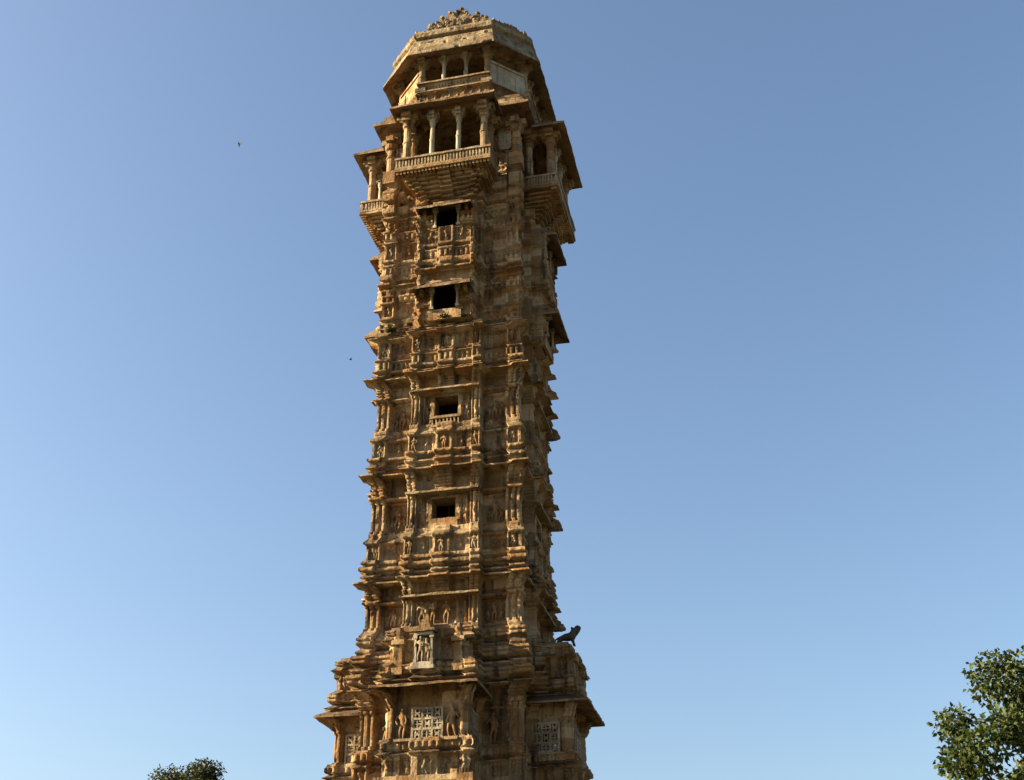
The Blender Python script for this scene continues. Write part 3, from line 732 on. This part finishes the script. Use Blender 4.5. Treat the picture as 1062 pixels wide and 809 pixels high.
# plastered panels on the chamfered sides
for k in range(4):
    m = MB()
    nx, ny = math.cos(-math.pi/4+k*math.pi/2), math.sin(-math.pi/4+k*math.pi/2)
    tx, ty = -ny, nx; L = .86; base = (A9+H9)/math.sqrt(2)-.26
    t = MB(); t.box(-L, L, 0, .16, 37.92, 39.1); t.box(-L, -.42, .16, .2, 38.0, 38.9); t.box(.42, L, .16, .2, 38.0, 38.9); t.box(-L, L, -.02, .22, 39.1, 39.22)
    for V_ in t.V: m.V.append(np.array([(nx*(base-y)+tx*x, ny*(base-y)+ty*x, z) for x, y, z in V_]))
    m.F += [tuple(i+m.n for i in f_) for f_ in t.F]; m.n += t.n
    m.build('plaster_panel', M_WHITE if k < 2 else M_STONE, S9, wear=.008)
m = MB(); octo_slab(m, 2.86, 1.52, 39.78, 39.98); m.build('ring_beam', M_STONE, S9, wear=.012)
# octagonal eave: tall sloping fascia, a cornice and the carved crest
EB = [(39.56, 39.64, 'flat', .42), (39.64, 40.72, 'tilt', .42), (40.72, 40.86, 'flat', -.08), (40.86, 41.15, 'flat', .08), (41.15, 41.3, 'lip', .06)]
V, F = relief_wall(octo(3.12, 1.72), True, np.linspace(39.56, 41.3, 60), profile_fn(EB), coarse=(3, 4, 5))
eav = link('eave', np_mesh('eave', V, F), M_EAVE, S9)
m = MB(); V_ = []
for ap, hs, z in ((3.53, 1.9, 39.57), (3.0, 1.6, 39.86), (2.5, 1.3, 39.99)): V_ += [(x, y, z) for x, y in octo(ap, hs)]
m.add(V_, [(q*8+i, q*8+8+i, q*8+8+(i+1) % 8, q*8+(i+1) % 8) for q in (0, 1) for i in range(8)]+[tuple(range(16, 24))[::-1]])
m.build('eave_soffit', M_ROOF, eav, wear=.006)
m = MB()
for i in range(6): octo_slab(m, 3.08-i*.5, 1.68-i*.27, 41.24+i*.1+.002*(i+1), 41.24+(i+1)*.1)
m.build('roof', M_ROOF, S9, wear=.01)
rg = random.Random(5); m = MB()
def crest_top(x): return 41.42+1.2*max(0, 1-abs(x-.05)/1.75)**.9
for i in range(80):
    x = -1.55+3.1*(i % 27)/26+rg.uniform(-.05, .05); lvl = i//27
    top = crest_top(x); z = 41.25+(top-41.25)*(lvl+.5)/3; r_ = rg.uniform(.07, .14)
    m.ball((x, -2.92+.1*lvl+rg.uniform(-.06, .06), z), (r_*rg.uniform(.6, 1.1), r_*.9, r_*rg.uniform(1, 1.9)), 6)
for i in range(18):
    x = -1.55+3.1*i/17; top = crest_top(x)+rg.uniform(-.22, .12)
    m.box(x-.1, x+.1, 2.5, 2.86, 41.25, max(41.4, top), step=.13); m.lathe(x, 2.8, [(.09, top-.05), (.11, top+.04), (.03, top+.16), (.01, top+.2)], 7)
crest = m.build('crest', M_EAVE, eav, wear=.05)
cr2 = MB()
for i in range(24):
    x = -1.5+3.0*i/23; top = 41.36+.24*rg.random()
    cr2.box(x-.08, x+.08, 2.7, 2.92, 41.2, top+.05, step=.12)
ch = cr2.build('low_crest', M_STONE, eav, wear=.04); ch.rotation_euler = (0, 0, math.pi/2)
for k in (2, 3):
    c = copy_tree(ch, eav); c.rotation_euler = (0, 0, k*math.pi/2)
for k in range(2):
    c = copy_tree(ch, eav); a = math.pi/4+k*3*math.pi/2; c.matrix_local = Matrix.Rotation(a, 4, 'Z') @ Matrix.Translation((0, -.42, 0)) @ Matrix.Diagonal((.55, 1, 1, 1))

# worn beast heads jutting from the far ends of the right-hand shades
for st, z in ((S3, 15.25), (S4, 19.05), (S5, 22.85)):
    m = MB(); m.box(1.0, 1.2, 2.9, 3.25, z-.08, z+.1); m.ball((1.1, -3.29, z+.02), (.11, .13, .15), 8); m.ball((1.1, -3.4, z-.04), (.07, .08, .07), 6); m.ball((1.1, -3.24, z+.15), (.05, .06, .06), 6)
    o = m.build('beast_head', M_ROOF, st, wear=.03); o.rotation_euler = (0, 0, math.pi/2)

# ------------------------------------------------------------------ lion on the right porch roof
lv = [(0, 0, .34), (-.18, 0, .33), (-.36, 0, .33), (.16, 0, .38), (.30, 0, .54), (.38, 0, .68), (.48, 0, .75), (.62, 0, .72), (.26, 0, .72), (.18, 0, .84)]
le = [(0, 1), (1, 2), (0, 3), (3, 4), (4, 5), (5, 6), (6, 7), (4, 8), (8, 9)]
lr = [.16, .15, .17, .20, .17, .15, .155, .115, .09, .04]
def chain(a, pts, rr):
    p = a
    for q, k in zip(pts, rr): lv.append(q); lr.append(k); le.append((p, len(lv)-1)); p = len(lv)-1
for s in (-1, 1):
    chain(2, [(-.30, s*.10, .20), (-.40, s*.11, .10), (-.36, s*.11, -.02), (-.28, s*.11, -.03)], (.085, .055, .05, .05))
    chain(3, [(.22, s*.10, .24), (.26, s*.10, .10), (.27, s*.10, -.02), (.35, s*.10, -.03)], (.075, .055, .05, .05))
    chain(6, [(.42, s*.08, .88)], (.03,))
chain(2, [(-.46, 0, .28), (-.50, .02, .16), (-.46, .03, .04)], (.035, .028, .028))
lion = link('stone_lion', skin_mesh('stone_lion', lv, le, lr, 2), M_DARK)
LP = Vector((3.84, -.80, 14.03))
lion.location = LP; lion.rotation_euler = (0, 0, R(8)); lion.scale = (.80, .84, .72)
tag(lion, 'dark weathered stone lion standing on the roof of the tower\'s right lower porch', 'statue')

# ------------------------------------------------------------------ plants growing on the ledges
M_TUFT = leaf_mat('tuft_leaves', [(.018, .026, .008), (.03, .037, .011), (.05, .048, .018)])
def tuft(loc, r, n, seed, label):
    rg = random.Random(seed); V = []; F = []
    for i in range(n):
        a = rg.uniform(0, 2*math.pi); e = rg.uniform(.2, 1.4); l_ = r*rg.uniform(.5, 1.1); w = .022
        d = Vector((math.cos(a)*math.cos(e), math.sin(a)*math.cos(e), math.sin(e))); s = d.cross(Vector((0, 0, 1))); s.normalize()
        p0 = Vector((rg.uniform(-.5, .5)*r, rg.uniform(-.3, .3)*r, 0)); k = len(V)
        mid = p0+d*l_*.6; tip = p0+d*l_+Vector((0, 0, -l_*.25))
        V += [p0-s*w*.4, p0+s*w*.4, mid+s*w, mid-s*w, tip]; F += [(k, k+1, k+2, k+3), (k+3, k+2, k+4)]
    me = bpy.data.meshes.new('ledge_plant'); me.from_pydata([tuple(v) for v in V], [], F)
    o = link('ledge_plant', me, M_TUFT); o.location = loc; return tag(o, label, 'plant', 'weeds on the tower ledges')
tuft((.0, -3.30, 26.0), .28, 70, 1, 'green weed tuft below the centre of the second highest window')
tuft((-2.2, -2.95, 25.95), .34, 80, 2, 'dry weed tuft on the left cornice beside the second highest window')
tuft((.75, -3.28, 26.0), .2, 40, 3, 'small weed at the right end of the second highest window sill')

# ------------------------------------------------------------------ ground
gm = bpy.data.meshes.new('ground'); gb = bmesh.new()
bmesh.ops.create_grid(gb, x_segments=60, y_segments=60, size=4000); gb.to_mesh(gm); gb.free()
M_GROUND = simple('dry_ground', (.085, .07, .042), (.05, .055, .025), .6, .95, .4)
tag(link('ground', gm, M_GROUND), kind='structure')

# ------------------------------------------------------------------ trees
M_BARK = simple('bark', (.035, .028, .02), (.055, .043, .032), 12, .9, .6)
def tree(name, base, h, crown_c, crown_r, nleaf, leaf, cols, seed, label, blobs=46, rough=.21):
    rg = random.Random(seed); t = tag(empty(name, base), label, 'tree', 'trees beside the tower')
    base = Vector(base); tips = []
    V = []; F = []
    def tube(pts, rads, n=8):
        rings = []
        for i, p in enumerate(pts):
            d = (pts[min(i+1, len(pts)-1)]-pts[max(i-1, 0)]).normalized()
            a = d.orthogonal().normalized(); b = d.cross(a); rings.append(len(V))
            for j in range(n):
                q = 2*math.pi*j/n; V.append(p+(a*math.cos(q)+b*math.sin(q))*rads[i])
        for i in range(len(pts)-1):
            for j in range(n): F.append((rings[i]+j, rings[i]+(j+1) % n, rings[i+1]+(j+1) % n, rings[i+1]+j))
    cc = Vector(crown_c)-base; cr = Vector(crown_r)
    fork = Vector((cc.x*.4, cc.y*.4, cc.z-cr.z*.85))
    tr = h*.028
    tube([Vector((0, 0, -.2)), fork*.5+Vector((.1, .05, 0)), fork], [tr*1.4, tr, tr*.8], 10)
    cl = []
    for i in range(blobs):
        while True:
            p = Vector((rg.uniform(-1, 1), rg.uniform(-1, 1), rg.uniform(-1, 1)))
            if .25 < p.length < 1: break
        p = p.normalized()*p.length**.55
        jit = rg.uniform(.95-rough, .95+rough)
        cl.append((Vector((cc.x+p.x*cr.x*jit, cc.y+p.y*cr.y*jit, cc.z+p.z*cr.z*jit)), rg.uniform(.10, .26)*cr.length/1.7))
    for c, r_ in cl:
        mid = fork.lerp(c, .55)+Vector((rg.uniform(-.2, .2), rg.uniform(-.2, .2), rg.uniform(0, .35)))
        tube([fork, fork.lerp(mid, .5), mid, c], [tr*.42, tr*.3, tr*.18, tr*.05], 5)
        for q in range(4):
            e = c+Vector((rg.gauss(0, 1), rg.gauss(0, 1), rg.gauss(0, .8)))*r_*.36; tube([c.lerp(mid, .2), e], [tr*.06, tr*.02], 4)
    me = bpy.data.meshes.new('trunk'); me.from_pydata([tuple(v) for v in V], [], F); link('trunk', me, M_BARK, t)
    # leaves: folded blades in clumps spread through the crown
    rs = np.random.RandomState(seed); LV = []; LF = []
    w = np.array([r_**2.2 for c, r_ in cl]); w /= w.sum(); cnt = rs.multinomial(nleaf, w); k = 0
    for (c, r_), n_ in zip(cl, cnt):
        g = rs.normal(size=(n_, 3)); g /= np.linalg.norm(g, axis=1)[:, None]; rad = r_*rs.uniform(.15, 1.15, n_)**.6
        P = np.array(c)+g*rad[:, None]*np.array([1, 1, .75])
        dv = g*.5+rs.normal(size=(n_, 3))*.6+np.array([0, 0, -.35]); dv /= np.linalg.norm(dv, axis=1)[:, None]
        sv = np.cross(dv, rs.normal(size=(n_, 3))); sv /= np.linalg.norm(sv, axis=1)[:, None]; nv = np.cross(dv, sv)
        L_ = leaf*rs.uniform(.6, 1.25, n_)[:, None]; W_ = L_*.34
        b0 = P; tip = P+dv*L_-nv*L_*.15; l1 = P+dv*L_*.45+sv*W_+nv*W_*.35; r1 = P+dv*L_*.45-sv*W_+nv*W_*.35
        LV.append(np.stack([b0, l1, tip, r1], 1).reshape(-1, 3))
        idx = np.arange(n_)[:, None]*4+k; LF.append(np.concatenate([idx+np.array([[0, 2, 1]]), idx+np.array([[0, 3, 2]])])); k += 4*n_
    me = np_mesh('crown', np.concatenate(LV), np.concatenate(LF)); link('crown', me, leaf_mat(name+'_leaves', cols), t)
    return t
def ground_under(u, v, dist):
    p = ray(u, v, dist); return p
p = ray(1132, 846, 26.0)
tree('broadleaf_tree', (p.x+.3, p.y+.2, 0), p.z+2.5, p, (2.9, 2.9, 2.95), 62000, .125,
     [(.014, .026, .008), (.026, .045, .010), (.042, .063, .012), (.060, .072, .016), (.03, .034, .014)], 11, 'broad leafy green tree at the right edge with gaps between its leaf clumps', 76, .30)
p = ray(197, 866, 52.0)
tree('round_tree', (p.x, p.y, 0), p.z+2.8, p, (2.7, 2.7, 2.75), 60000, .12,
     [(.016, .024, .008), (.03, .040, .010), (.046, .054, .013), (.028, .030, .013)], 23, 'dark rounded treetop just rising into view left of the tower', 150, .07)

# ------------------------------------------------------------------ birds
def bird(u, v, dist, size, rot, label):
    vs = [(0, 0, 0), (.10, 0, .0), (.19, 0, .015), (.25, 0, .01), (-.10, 0, 0), (-.2, 0, -.005), (-.30, 0, -.01)]
    es = [(0, 1), (1, 2), (2, 3), (0, 4), (4, 5), (5, 6)]; rr = [.055, .05, .032, .012, .045, (.03, .012), (.04, .005)]
    me = skin_mesh('bird', vs, es, rr, 2)
    o = link('bird', me, simple('bird_feathers', (.006, .006, .007), (.012, .011, .01), 30, .8))
    for s in (-1, 1):
        V_ = [(.08, s*.03, .01), (.12, s*.18, .09), (.05, s*.40, .13), (-.02, s*.38, .125), (-.06, s*.18, .08), (-.08, s*.03, .01)]
        V_ += [(x, y, z-.008) for x, y, z in V_]
        F_ = [(0, 1, 4, 5), (1, 2, 3, 4), (11, 10, 7, 6), (10, 9, 8, 7)]+[(i, i+6, (i+1) % 6+6, (i+1) % 6) for i in range(6)]
        wm = bpy.data.meshes.new('wing'); wm.from_pydata(V_, [], F_); link('wing', wm, me.materials[0], o)
    o.location = ray(u, v, dist); o.scale = (size,)*3; o.rotation_euler = rot
    return tag(o, label, 'bird', 'birds in the sky')
bird(247.5, 149.5, 60, .62, (R(30), R(60), R(70)), 'small dark bird flying high in the upper left sky')
bird(363.5, 373, 110, .7, (R(8), R(5), R(30)), 'tiny faint bird flying close to the left side of the tower')
